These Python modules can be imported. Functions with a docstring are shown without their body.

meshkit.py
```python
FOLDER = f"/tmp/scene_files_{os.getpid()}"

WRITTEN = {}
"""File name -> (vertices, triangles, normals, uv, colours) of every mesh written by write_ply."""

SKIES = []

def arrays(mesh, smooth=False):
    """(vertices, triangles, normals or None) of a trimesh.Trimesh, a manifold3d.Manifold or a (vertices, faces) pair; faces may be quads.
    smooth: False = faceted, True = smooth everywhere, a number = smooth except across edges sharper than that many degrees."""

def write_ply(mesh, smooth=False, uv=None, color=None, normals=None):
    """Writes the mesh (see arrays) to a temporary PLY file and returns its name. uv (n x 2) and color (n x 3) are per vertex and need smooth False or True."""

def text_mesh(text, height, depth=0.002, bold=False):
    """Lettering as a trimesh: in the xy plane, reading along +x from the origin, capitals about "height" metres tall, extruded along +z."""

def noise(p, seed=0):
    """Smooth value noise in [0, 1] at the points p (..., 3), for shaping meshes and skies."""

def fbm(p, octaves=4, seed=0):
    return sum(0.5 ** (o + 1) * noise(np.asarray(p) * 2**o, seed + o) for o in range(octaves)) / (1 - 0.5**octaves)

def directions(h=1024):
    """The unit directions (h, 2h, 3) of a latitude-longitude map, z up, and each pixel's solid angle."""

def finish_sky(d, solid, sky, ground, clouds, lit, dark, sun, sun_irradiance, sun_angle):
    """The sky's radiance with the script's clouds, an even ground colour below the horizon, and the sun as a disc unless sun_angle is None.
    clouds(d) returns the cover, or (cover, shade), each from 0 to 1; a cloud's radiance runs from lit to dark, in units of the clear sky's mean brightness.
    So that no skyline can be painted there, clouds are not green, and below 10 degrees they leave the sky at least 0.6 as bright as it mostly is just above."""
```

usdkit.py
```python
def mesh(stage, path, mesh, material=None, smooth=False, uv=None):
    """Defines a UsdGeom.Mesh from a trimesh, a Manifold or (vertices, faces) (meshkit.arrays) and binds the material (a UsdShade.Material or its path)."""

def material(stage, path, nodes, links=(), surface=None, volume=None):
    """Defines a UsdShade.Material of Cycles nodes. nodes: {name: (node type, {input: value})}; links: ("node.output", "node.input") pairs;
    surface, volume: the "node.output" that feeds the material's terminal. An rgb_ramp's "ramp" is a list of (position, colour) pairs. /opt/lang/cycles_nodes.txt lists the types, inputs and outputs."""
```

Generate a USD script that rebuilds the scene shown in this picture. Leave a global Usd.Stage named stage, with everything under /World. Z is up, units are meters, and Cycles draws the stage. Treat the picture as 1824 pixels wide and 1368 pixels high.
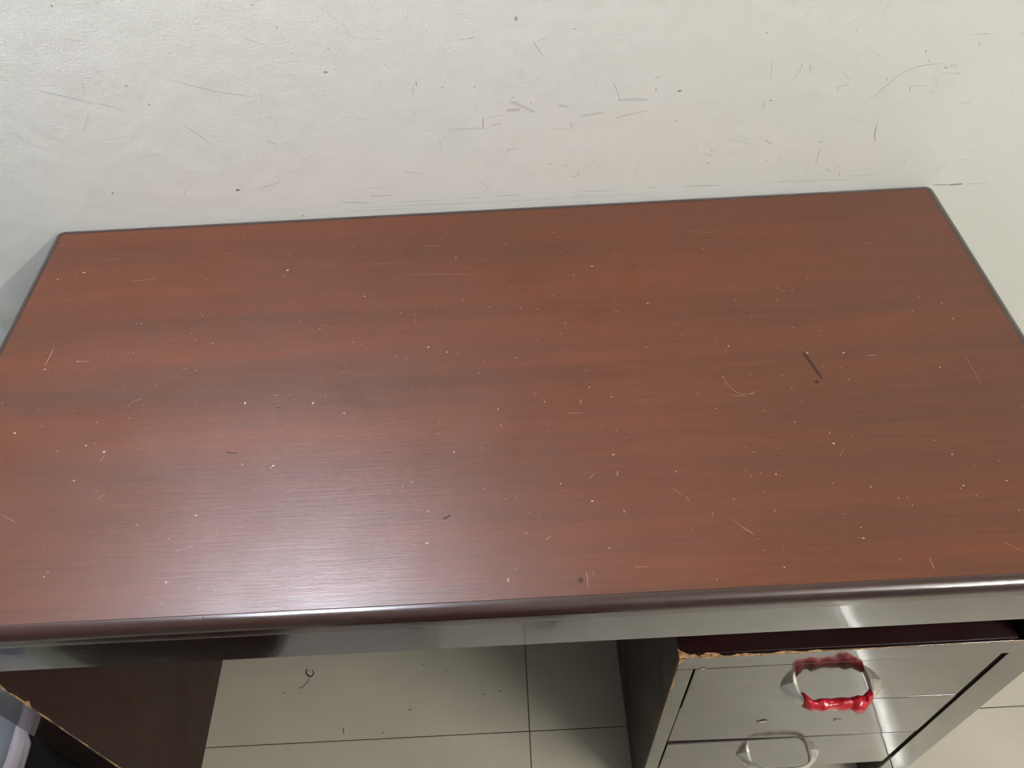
import math
import numpy as np
import trimesh
import manifold3d as m3
import usdkit
import meshkit
from pxr import Usd, UsdGeom, UsdShade, Gf, Sdf

stage = Usd.Stage.CreateInMemory()
UsdGeom.SetStageUpAxis(stage, UsdGeom.Tokens.z)
UsdGeom.SetStageMetersPerUnit(stage, 1.0)
UsdGeom.Xform.Define(stage, '/World')

# ---------------------------------------------------------------- camera, light levels, exposure
EXPOSURE = 0.0
TUBE_SIDE = (276.0, (1.0, 0.985, 0.955))      # tube light on the right-hand wall
WALL_LAMP = (510.0, (0.87, 0.92, 1.08))     # cooler lamp high on the back wall
cam = UsdGeom.Camera.Define(stage, '/World/camera')
cam.CreateHorizontalApertureAttr(36.0)
cam.CreateVerticalApertureAttr(27.0)
cam.CreateFocalLengthAttr(1424.0 / 1824 * 36)
cam.CreateClippingRangeAttr(Gf.Vec2f(0.02, 50))
cam.CreateExposureAttr(EXPOSURE)
CP = np.array([0.62765, -0.91277, 1.44818])
CR = np.array([0.99863786, -0.0380503, -0.03570163])
CU = np.array([0.05211315, 0.76119116, 0.64643038])
CF = np.array([-0.00257889, 0.64741038, -0.76213723])
cam.AddTransformOp().Set(Gf.Matrix4d(*CR, 0, *CU, 0, *(-CF), 0, *CP, 1))
# no sky: a closed room, lit by its own lamps

# ---------------------------------------------------------------- helpers
TAKEN = {}


def numbered(parent, name):
    k = TAKEN.get((parent, name), 0)
    TAKEN[(parent, name)] = k + 1
    return name if k == 0 else f'{name}_{k:03d}'


def path_of(parent):
    return '/World' if parent is None else str(parent.GetPath())


def obj(name, mesh, material, parent=None, smooth=30, label=None, kind=None):
    base = path_of(parent)
    prim = usdkit.mesh(stage, f'{base}/{numbered(base, name)}', mesh, material, smooth=smooth).GetPrim()
    if label:
        prim.SetCustomDataByKey('label', label)
    if kind:
        prim.SetCustomDataByKey('kind', kind)
    return prim


def tag(o, label, cat=None, group=None, kind=None):
    o.SetCustomDataByKey('label', label)
    if cat:
        o.SetCustomDataByKey('category', cat)
    if group:
        o.SetCustomDataByKey('group', group)
    if kind:
        o.SetCustomDataByKey('kind', kind)
    return o


def thing(name, label, cat=None, loc=(0, 0, 0), kind=None):
    x = UsdGeom.Xform.Define(stage, '/World/' + numbered('/World', name))
    if any(loc):
        x.AddTranslateOp().Set(Gf.Vec3d(*loc))
    return tag(x.GetPrim(), label, cat, kind=kind)


def box(x0, x1, y0, y1, z0, z1):
    m = trimesh.creation.box((x1 - x0, y1 - y0, z1 - z0))
    m.apply_translation(((x0 + x1) / 2, (y0 + y1) / 2, (z0 + z1) / 2))
    return m


def tri(man):
    m = man.to_mesh()
    return trimesh.Trimesh(np.array(m.vert_properties[:, :3]), np.array(m.tri_verts), process=False)


def rbox(x0, x1, y0, y1, z0, z1, r=0.002, seg=8):
    """A box with rounded edges."""
    s = m3.Manifold.sphere(r, seg)
    pts = [s.translate((x, y, z)) for x in (x0 + r, x1 - r) for y in (y0 + r, y1 - r) for z in (z0 + r, z1 - r)]
    return tri(m3.Manifold.batch_hull(pts))


def join(ms):
    return trimesh.util.concatenate(ms)


def tube(points, r, seg=10, closed=False):
    pts = np.asarray(points, float)
    n = len(pts)
    vs, fs = [], []
    for i in range(n):
        a = pts[(i - 1) % n] if closed or i > 0 else pts[i]
        b = pts[(i + 1) % n] if closed or i < n - 1 else pts[i]
        t = b - a
        t = t / np.linalg.norm(t)
        ref = np.array([0, 0, 1.0]) if abs(t[2]) < 0.9 else np.array([1.0, 0, 0])
        u = np.cross(t, ref)
        u /= np.linalg.norm(u)
        w = np.cross(u, t)
        rr = r[i] if np.ndim(r) else r
        for k in range(seg):
            an = 2 * math.pi * k / seg
            vs.append(pts[i] + rr * (u * math.cos(an) + w * math.sin(an)))
    for i in range(n if closed else n - 1):
        for k in range(seg):
            a, b = i * seg + k, i * seg + (k + 1) % seg
            c, d = ((i + 1) % n) * seg + k, ((i + 1) % n) * seg + (k + 1) % seg
            fs += [[a, c, b], [b, c, d]]
    if not closed:
        for s0, flip in ((0, False), ((n - 1) * seg, True)):
            vs.append(pts[0 if s0 == 0 else -1])
            c = len(vs) - 1
            for k in range(seg):
                f = [c, s0 + k, s0 + (k + 1) % seg]
                fs.append(f[::-1] if flip else f)
    m = trimesh.Trimesh(vs, fs, process=False)
    m.fix_normals()
    return m


def ribbon(pts, w, place):
    """A flat mark along a polyline; place maps plane coordinates to the surface. Tapers to its ends."""
    P = np.asarray(pts, float)
    if len(P) < 6:  # more stations, so that the taper shows
        d = np.r_[0, np.cumsum(np.linalg.norm(np.diff(P, axis=0), axis=1))]
        s = np.linspace(0, d[-1], 7)
        P = np.stack([np.interp(s, d, P[:, 0]), np.interp(s, d, P[:, 1])], 1)
    t = np.gradient(P, axis=0)
    t /= np.maximum(np.linalg.norm(t, axis=1, keepdims=True), 1e-9)
    nrm = np.stack([-t[:, 1], t[:, 0]], 1)
    taper = np.linspace(0, 1, len(P))
    taper = np.clip(np.minimum(taper, 1 - taper) * 5 + 0.35, 0, 1)[:, None]
    A, B = P + nrm * w / 2 * taper, P - nrm * w / 2 * taper
    v = np.array([place(*q) for q in np.vstack([A, B])])
    n = len(P)
    f = []
    for i in range(n - 1):
        f += [[i, n + i, i + 1], [i + 1, n + i, n + i + 1]]
    return v, np.array(f)


def blot(x, y, r, place, rng, n=7):
    a = np.arange(n) / n * 2 * math.pi + rng.uniform(0, 6)
    q = r * rng.uniform(0.6, 1.15, n)
    st = rng.uniform(0.7, 1.5)
    v = np.array([place(x, y)] + [place(x + k * math.cos(b) * st, y + k * math.sin(b) / st) for k, b in zip(q, a)])
    f = np.array([[0, 1 + i, 1 + (i + 1) % n] for i in range(n)])
    return v, f


def gather(parts):
    vs, fs, k = [], [], 0
    for v, f in parts:
        vs.append(v)
        fs.append(f + k)
        k += len(v)
    return np.vstack(vs), np.vstack(fs)


def facing(mesh, direction):
    """Turns every triangle's winding towards the direction."""
    v, f = mesh
    n = np.cross(v[f[:, 1]] - v[f[:, 0]], v[f[:, 2]] - v[f[:, 0]])
    bad = n @ np.asarray(direction, float) < 0
    f = f.copy()
    f[bad] = f[bad][:, ::-1]
    return v, f


# ---------------------------------------------------------------- materials
LOOK = '/World/Looks/'
UsdGeom.Scope.Define(stage, '/World/Looks')
M = {}


def mat(name, nodes, links=(), surface='p.BSDF'):
    M[name] = usdkit.material(stage, LOOK + name, nodes, links, surface=surface)


def plain(name, color, rough=0.5, **kw):
    mat(name, {'p': ('principled_bsdf', {'base_color': color, 'roughness': rough, **kw})})


def wood(name, dark, red, rough, coat, coat_rough, along=(1.0, 14.0, 14.0), spec=0.5, coat_ior=1.5, bump=0.00012, wave=0.0):
    """Varnished wood, the grain running along x (or as the scale says)."""
    mat(name, {
        'g': ('geometry', {}),
        'm1': ('mapping', {'scale': along}),
        'n1': ('noise_texture', {'scale': 1.6, 'detail': 5, 'roughness': 0.62, 'distortion': 0.35}),
        'm2': ('mapping', {'scale': tuple(a * 6 for a in along)}),
        'n2': ('noise_texture', {'scale': 3.5, 'detail': 4, 'roughness': 0.7}),
        'n3': ('noise_texture', {'scale': 2.3, 'detail': 2}), 'n6': ('noise_texture', {'scale': 6.0, 'detail': 4, 'roughness': 0.6, 'distortion': 0.8}),
        'r1': ('rgb_ramp', {'ramp': [(0.30, dark), (0.52, tuple((a + b) / 2 for a, b in zip(dark, red))), (0.72, red)]}),
        'r2': ('rgb_ramp', {'ramp': [(0.25, (0.80, 0.80, 0.80)), (0.7, (1.07, 1.07, 1.07))]}),
        'r3': ('rgb_ramp', {'ramp': [(0.3, (0.90, 0.94, 0.95)), (0.7, (1.08, 1.03, 1.0))]}),
        'x1': ('mix', {'mix_type': 'multiply', 'fac': 1.0}),
        'x2': ('mix', {'mix_type': 'multiply', 'fac': 1.0}),
        'rr': ('map_range', {'from_min': 0.3, 'from_max': 0.7, 'to_min': rough * 0.80, 'to_max': rough * 1.20}),
        'b': ('bump', {'distance': bump, 'strength': 1.0}),
        'p': ('principled_bsdf', {'specular_ior_level': spec, 'coat_weight': coat, 'coat_roughness': coat_rough, 'coat_ior': coat_ior}),
        'n5': ('noise_texture', {'scale': 17, 'detail': 1}), 'b2': ('bump', {'distance': wave, 'strength': 1.0}),
    }, [('g.position', 'm1.vector'), ('m1.vector', 'n1.vector'), ('g.position', 'm2.vector'), ('m2.vector', 'n2.vector'), ('g.position', 'n3.vector'),
        ('n1.fac', 'r1.fac'), ('n2.fac', 'r2.fac'), ('n3.fac', 'r3.fac'), ('r1.color', 'x1.color1'), ('r2.color', 'x1.color2'),
        ('x1.color', 'x2.color1'), ('r3.color', 'x2.color2'), ('x2.color', 'p.base_color'), ('g.position', 'n6.vector'), ('n6.fac', 'rr.value'), ('rr.result', 'p.roughness'),
        ('n2.fac', 'b.height'), ('g.position', 'n5.vector'), ('n5.fac', 'b2.height'),
        ('b2.normal', 'b.normal'), ('b.normal', 'p.normal'), ('b.normal', 'p.coat_normal')])


wood('tabletop_wood', (0.064, 0.0178, 0.0052), (0.103, 0.0242, 0.0062), 0.42, 0.40, 0.28, along=(0.8, 13.0, 13.0), spec=0.34, bump=0.00014)
wood('lipping_wood', (0.020, 0.008, 0.0055), (0.034, 0.012, 0.008), 0.25, 0.6, 0.10, along=(1.0, 9.0, 9.0))
wood('front_wood', (0.018, 0.008, 0.006), (0.026, 0.011, 0.008), 0.16, 1.0, 0.035, along=(1.0, 12.0, 12.0), spec=0.45, coat_ior=1.52, bump=0.00003, wave=0.00035)
wood('side_wood', (0.026, 0.0095, 0.0055), (0.038, 0.013, 0.0075), 0.42, 0.1, 0.25, along=(9.0, 9.0, 1.0), spec=0.3)
wood('maroon_wood', (0.011, 0.0016, 0.0016), (0.016, 0.0025, 0.002), 0.45, 0.1, 0.2, spec=0.3)
mat('raw_wood', {
    'g': ('geometry', {}), 'n': ('noise_texture', {'scale': 220, 'detail': 3}),
    'r': ('rgb_ramp', {'ramp': [(0.34, (0.20, 0.10, 0.045)), (0.48, (0.46, 0.26, 0.115)), (0.7, (0.62, 0.40, 0.20))]}),
    'p': ('principled_bsdf', {'roughness': 0.8})},
    [('g.position', 'n.vector'), ('n.fac', 'r.fac'), ('r.color', 'p.base_color')])

mat('wall_paint', {
    'g': ('geometry', {}),
    'n1': ('noise_texture', {'scale': 3.2, 'detail': 3, 'roughness': 0.55}),
    'r1': ('rgb_ramp', {'ramp': [(0.36, (0.842, 0.842, 0.758)), (0.5, (0.850, 0.840, 0.758)), (0.64, (0.856, 0.838, 0.760))]}),
    'n2': ('noise_texture', {'scale': 420, 'detail': 3, 'roughness': 0.6}),
    'n4': ('noise_texture', {'scale': 26, 'detail': 3}),
    'a': ('math', {'math_type': 'multiply', 'value2': 2.5}),
    's': ('math', {'math_type': 'add'}),
    'b': ('bump', {'distance': 0.0004, 'strength': 1.0}),
    'p': ('principled_bsdf', {'roughness': 0.55, 'specular_ior_level': 0.35})},
    [('g.position', 'n1.vector'), ('n1.fac', 'r1.fac'), ('r1.color', 'p.base_color'), ('g.position', 'n2.vector'), ('g.position', 'n4.vector'),
     ('n4.fac', 'a.value1'), ('a.value', 's.value1'), ('n2.fac', 's.value2'), ('s.value', 'b.height'), ('b.normal', 'p.normal')])
plain('blue_grey_paint', (0.20, 0.235, 0.27), 0.6)
plain('ceiling_paint', (0.78, 0.77, 0.74), 0.7)


def tile_mat(name, c):
    mat(name, {
        'g': ('geometry', {}),
        'n': ('noise_texture', {'scale': 7, 'detail': 5, 'roughness': 0.65}),
        'r': ('rgb_ramp', {'ramp': [(0.35, tuple(x * 0.95 for x in c)), (0.65, tuple(x * 1.04 for x in c))]}),
        'p': ('principled_bsdf', {'roughness': 0.045, 'specular_ior_level': 0.55})},
        [('g.position', 'n.vector'), ('n.fac', 'r.fac'), ('r.color', 'p.base_color')])


tile_mat('tile_ivory', (0.585, 0.54, 0.438))
tile_mat('tile_ivory_pale', (0.595, 0.548, 0.445))
plain('grout', (0.10, 0.085, 0.06), 0.9)


def mark(name, color, alpha, rough=0.6):
    mat(name, {'t': ('transparent_bsdf', {}), 'd': ('principled_bsdf', {'base_color': color, 'roughness': rough}), 'x': ('mix_closure', {'fac': alpha})},
        [('t.BSDF', 'x.closure1'), ('d.BSDF', 'x.closure2')], 'x.closure')


mark('mark_dark', (0.12, 0.11, 0.095), 0.42)
mark('mark_faint', (0.22, 0.21, 0.19), 0.12)
mark('mark_chip', (0.99, 0.98, 0.95), 0.9)
mark('mark_pink', (0.50, 0.16, 0.14), 0.2)
mark('mark_orange', (0.33, 0.16, 0.04), 0.9)
mark('speck', (0.50, 0.38, 0.28), 0.58)
mark('streak', (0.45, 0.33, 0.26), 0.23)
mark('stain_dark', (0.02, 0.008, 0.006), 0.5)
mark('floor_mark', (0.06, 0.055, 0.045), 0.6)
mat('handle_metal', {
    'g': ('geometry', {}), 'n': ('noise_texture', {'scale': 55, 'detail': 5}),
    'r': ('rgb_ramp', {'ramp': [(0.35, (0.60, 0.54, 0.45)), (0.62, (0.80, 0.76, 0.68))]}),
    'q': ('map_range', {'from_min': 0.3, 'from_max': 0.7, 'to_min': 0.28, 'to_max': 0.46}),
    'p': ('principled_bsdf', {'metallic': 0.75, 'specular_ior_level': 0.8})},
    [('g.position', 'n.vector'), ('n.fac', 'r.fac'), ('r.color', 'p.base_color'), ('n.fac', 'q.value'), ('q.result', 'p.roughness')])
plain('red_tape', (0.52, 0.006, 0.022), 0.28, coat_weight=0.5, coat_roughness=0.1)
plain('putty', (0.50, 0.45, 0.40), 0.5)
plain('putty_dark', (0.03, 0.025, 0.02), 0.5)


def cloth_mat(name, c, scale=900, rough=0.85, sheen=0.2):
    mat(name, {
        'g': ('geometry', {}), 'n': ('noise_texture', {'scale': scale, 'detail': 2}),
        'r': ('rgb_ramp', {'ramp': [(0.3, tuple(x * 0.85 for x in c)), (0.7, tuple(x * 1.12 for x in c))]}),
        'b': ('bump', {'distance': 0.0003, 'strength': 0.6}),
        'p': ('principled_bsdf', {'roughness': rough, 'sheen_weight': sheen, 'specular_ior_level': 0.2})},
        [('g.position', 'n.vector'), ('n.fac', 'r.fac'), ('r.color', 'p.base_color'), ('n.fac', 'b.height'), ('b.normal', 'p.normal')])


cloth_mat('black_fabric', (0.004, 0.004, 0.004), sheen=0.0)
cloth_mat('grey_fabric', (0.085, 0.090, 0.093))
cloth_mat('pale_lining', (0.25, 0.218, 0.23))
plain('black_rubber', (0.006, 0.006, 0.006), 0.45)
plain('navy_shell', (0.012, 0.022, 0.06), 0.4)
plain('white_plastic', (0.85, 0.85, 0.84), 0.4)
plain('blue_plastic', (0.02, 0.09, 0.34), 0.4)
plain('green_plastic', (0.45, 0.52, 0.30), 0.4)
plain('white_metal', (0.8, 0.8, 0.78), 0.4)
for nm, (e, c) in (('side_glow', TUBE_SIDE), ('wall_glow', WALL_LAMP)):
    mat(nm, {'e': ('emission', {'color': c, 'strength': e})}, (), 'e.emission')

# ---------------------------------------------------------------- the room
XL, XR, YF, ZC = -1.75, 2.305, -3.1, 2.85
wall_back = obj('wall_back', box(XL - .1, XR + .1, 0.0, 0.12, -.02, ZC + .05), M['wall_paint'], smooth=False)
tag(wall_back, 'scratched cream painted wall behind the desk', kind='structure')
for n, b, l, pm in (('wall_left', (XL - .1, XL, YF, 0.0, -.02, ZC), 'blue-grey painted wall on the left side of the room', 'blue_grey_paint'),
                ('wall_right', (XR, XR + .1, YF, 0.0, -.02, ZC), 'cream painted wall on the right side carrying the tube light', 'wall_paint'),
                ('wall_front', (XL - .1, XR + .1, YF - .1, YF, -.02, ZC), 'blue-grey painted wall opposite the desk', 'blue_grey_paint')):
    tag(obj(n, box(*b), M[pm], smooth=False), l, kind='structure')
tag(obj('ceiling', box(XL - .1, XR + .1, YF - .1, 0.0, ZC, ZC + .05), M['ceiling_paint'], smooth=False), 'white painted ceiling above the room', kind='structure')
floor = thing('floor', 'floor of large glossy ivory tiles with thin dark joints', kind='structure')
obj('grout_bed', box(XL, XR, YF, 0.0, -0.02, -0.0016), M['grout'], floor, smooth=False)
JX, JY, TS, GAP = 0.623, -0.474, 0.6, 0.0016
for i in range(-5, 4):
    for j in range(-5, 2):
        x0, x1 = max(JX + i * TS + GAP / 2, XL), min(JX + (i + 1) * TS - GAP / 2, XR)
        y0, y1 = max(JY + j * TS + GAP / 2, YF), min(JY + (j + 1) * TS - GAP / 2, 0.0)
        if x1 - x0 < 0.02 or y1 - y0 < 0.02:
            continue
        e = 0.0006
        v = [(x0, y0, -.015), (x1, y0, -.015), (x1, y1, -.015), (x0, y1, -.015), (x0, y0, -e), (x1, y0, -e), (x1, y1, -e), (x0, y1, -e),
             (x0 + e, y0 + e, 0), (x1 - e, y0 + e, 0), (x1 - e, y1 - e, 0), (x0 + e, y1 - e, 0)]
        f = [(3, 2, 1, 0)] + [(a + o, (a + 1) % 4 + o, (a + 1) % 4 + 4 + o, a + 4 + o) for o in (0, 4) for a in range(4)] + [(8, 9, 10, 11)]
        obj('tile', (v, f), M['tile_ivory' if (i * 3 + j) % 2 else 'tile_ivory_pale'], floor, smooth=False)

# marks read off the surfaces: table (x, -y), wall (x, z), floor (x, -y) in tenths of a millimetre, widths in hundredths
TOP_SPECKS = [[214,375,89],[694,973,169],[383,1080,113],[2616,400,82],[2710,428,82],[2567,747,80],[3392,824,78],[3408,1141,153],[3373,1255,76],[3540,1321,76],[2359,1248,78],[3756,1542,74],[1659,1996,77],[1716,1990,77],[2456,1907,75],[3954,2244,70],[4028,2198,70],[3696,2103,71],[2390,2209,74],[2684,2396,96],[2456,2324,73],[758,2682,128],[1113,2579,127],[1749,2482,74],[2575,2823,71],[2162,3030,71],[3246,3355,178],[4018,3412,173],[1629,3523,70],[747,3621,146],[1601,3839,115],[3570,3273,66],[3730,3276,66],[3026,3784,65],[444,3173,76],[1975,3493,69],[5604,1046,75],[5602,1076,75],[5487,561,77],[7355,1376,122],[7102,1520,72],[6990,1064,75],[4457,1712,120],[7582,2016,70],[7962,2098,117],[5106,2091,70],[4935,2036,70],[6931,2367,91],[6857,2536,67],[5696,1860,70],[6024,2025,69],[5288,2646,156],[4382,2502,68],[4482,2540,68],[5511,2740,110],[5636,2779,66],[5937,2918,65],[6316,2889,87],[5035,2814,66],[4902,2760,67],[5883,3096,64],[6588,2630,66],[7834,2558,68],[7116,3390,105],[6605,3564,83],[7345,3547,84],[7686,3613,63],[6516,3432,63],[6109,3860,101],[6087,3636,82],[5446,3778,61],[5431,3925,61],[4383,3583,106],[7500,4044,61],[7345,4009,61],[7098,3146,64],[4216,730,78],[7596,804,76],[6909,654,77],[6826,1879,70],[6615,2102,69],[6410,2074,69],[10968,1209,81],[8828,1140,76],[9590,1955,74],[9756,2011,74],[9536,2151,73],[9028,2132,72],[9158,2430,70],[8787,2878,113],[9602,2634,70],[9890,2708,71],[9656,3044,115],[10064,3072,116],[9302,3366,67],[9340,3564,66],[11055,3365,95],[8298,3566,64],[8451,3783,84],[8963,3845,64],[9253,4020,85],[9573,4191,85],[9797,4250,64],[9576,4325,127],[8626,3342,87],[9994,3469,68],[11493,2627,101],[11083,2461,75],[11233,2237,77],[11461,2361,77],[11702,3976,71],[11237,1080,82],[8890,3601,108],[1602,3844,115],[1825,3943,182],[1693,3820,69],[1611,4299,113],[3366,4198,105],[3700,4240,165],[3678,4263,83],[3007,4801,123],[2427,4874,84],[2799,5054,82],[1701,5356,64],[1676,5400,85],[2882,5526,119],[2898,5737,78],[3215,5608,58],[3364,5631,77],[4366,5557,75],[4500,5487,93],[4325,5658,74],[5607,4183,99],[5179,4538,98],[5086,4578,59],[5349,4891,76],[5351,5250,149],[5924,4661,58],[6131,4796,57],[6234,4769,57],[4849,4756,58],[6699,4649,77],[6995,4870,133],[7271,4322,119],[6362,4964,56],[6127,5673,108],[6126,5692,90],[7105,5406,74],[7883,4574,79],[6198,5579,54],[9573,4330,127],[8990,4348,62],[8728,4382,61],[10728,4539,110],[10892,4691,66],[8886,4669,101],[8738,4648,60],[9418,4810,61],[9783,4875,103],[10652,4946,64],[10692,4915,108],[11135,4882,110],[10113,5108,62],[10096,5016,62],[8713,4864,59],[11108,5225,65],[9539,5325,80],[9529,5440,119],[8705,5698,94],[7925,5255,57],[8536,5388,57],[8562,5510,57],[8664,4322,61]]
TOP_STREAKS = [[77,[[2412,2791],[2466,2778]]],[51,[[1422,2453],[1487,2485]]],[51,[[896,731],[1149,740]]],[129,[[737,2622],[746,2502],[746,2350]]],[77,[[1100,2572],[1262,2593]]],[51,[[3569,3265],[3635,3280]]],[51,[[4134,3284],[4148,3321]]],[77,[[1916,3353],[1932,3259],[2048,3212]]],[77,[[1369,1182],[1519,1193],[1704,1154]]],[103,[[6229,851],[6280,824]]],[51,[[8397,1034],[8491,1034]]],[64,[[5151,806],[5270,792],[5383,813]]],[64,[[7800,2829],[7872,2828]]],[129,[[7004,3559],[7000,3620]]],[51,[[4292,2986],[4385,2937]]],[51,[[4665,697],[4688,745]]],[39,[[4875,1339],[5479,1376],[5911,1427]]],[39,[[7621,1163],[7765,1182]]],[51,[[7503,2162],[7607,2241]]],[51,[[5103,2194],[5115,2249]]],[51,[[5316,3245],[5339,3283]]],[39,[[4521,1119],[4813,1087]]],[39,[[5671,1283],[5816,1276]]],[51,[[6825,3745],[7009,3744]]],[51,[[8679,780],[8891,817],[9126,825]]],[51,[[9816,1375],[9880,1424]]],[64,[[8624,3342],[8632,3406],[8653,3454],[8697,3539],[8740,3580],[8787,3602],[8848,3606],[8901,3599],[8978,3561]]],[103,[[10316,3140],[10376,3132],[10433,3142]]],[51,[[9620,2001],[9681,2005]]],[77,[[10040,3068],[10083,3080]]],[51,[[9999,1798],[9992,1849]]],[51,[[11939,2355],[11973,2355]]],[51,[[8680,3618],[8841,3635]]],[39,[[11401,3211],[11405,3656]]],[77,[[3000,5165],[3049,5137],[3090,5107]]],[51,[[975,4664],[1189,4780]]],[77,[[1813,4074],[1849,3991]]],[51,[[2897,5194],[3001,5169]]],[51,[[1935,4548],[2003,4485]]],[129,[[7296,4531],[7277,4592]]],[64,[[7048,4543],[6999,4609]]],[154,[[7289,4990],[7309,5023]]],[77,[[6499,5286],[6557,5243]]],[77,[[6860,5632],[6864,5705],[6865,5799]]],[51,[[7822,4766],[7901,4855]]],[51,[[6925,5641],[6926,5680]]],[51,[[7306,5615],[7446,5622]]],[103,[[8393,4922],[8406,4947]]],[64,[[7931,4868],[7956,4935]]],[77,[[8773,5074],[8769,5102]]],[103,[[9997,5010],[10020,5033]]],[77,[[8052,5771],[8061,5798]]],[51,[[8343,5171],[8505,5336]]],[51,[[8399,5247],[8504,5340]]],[77,[[10068,5671],[10070,5723],[10067,5799]]],[51,[[10806,5551],[10955,5667]]],[51,[[8172,5066],[8141,5128]]],[51,[[9467,5427],[9525,5442]]],[51,[[9590,4493],[9656,4402]]]]
TOP_DARK = [[386,[[9605,3025],[9659,3217],[9710,3444]]],[463,[[9618,3474],[9661,3490]]],[170,[[3155,4030],[3286,4053]]],[463,[[6780,5704],[6819,5736]]],[232,[[5506,4992],[5586,4948]]],[124,[[3310,5889],[3324,5917]]],[116,[[3608,3447],[3672,3456]]]]
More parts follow.
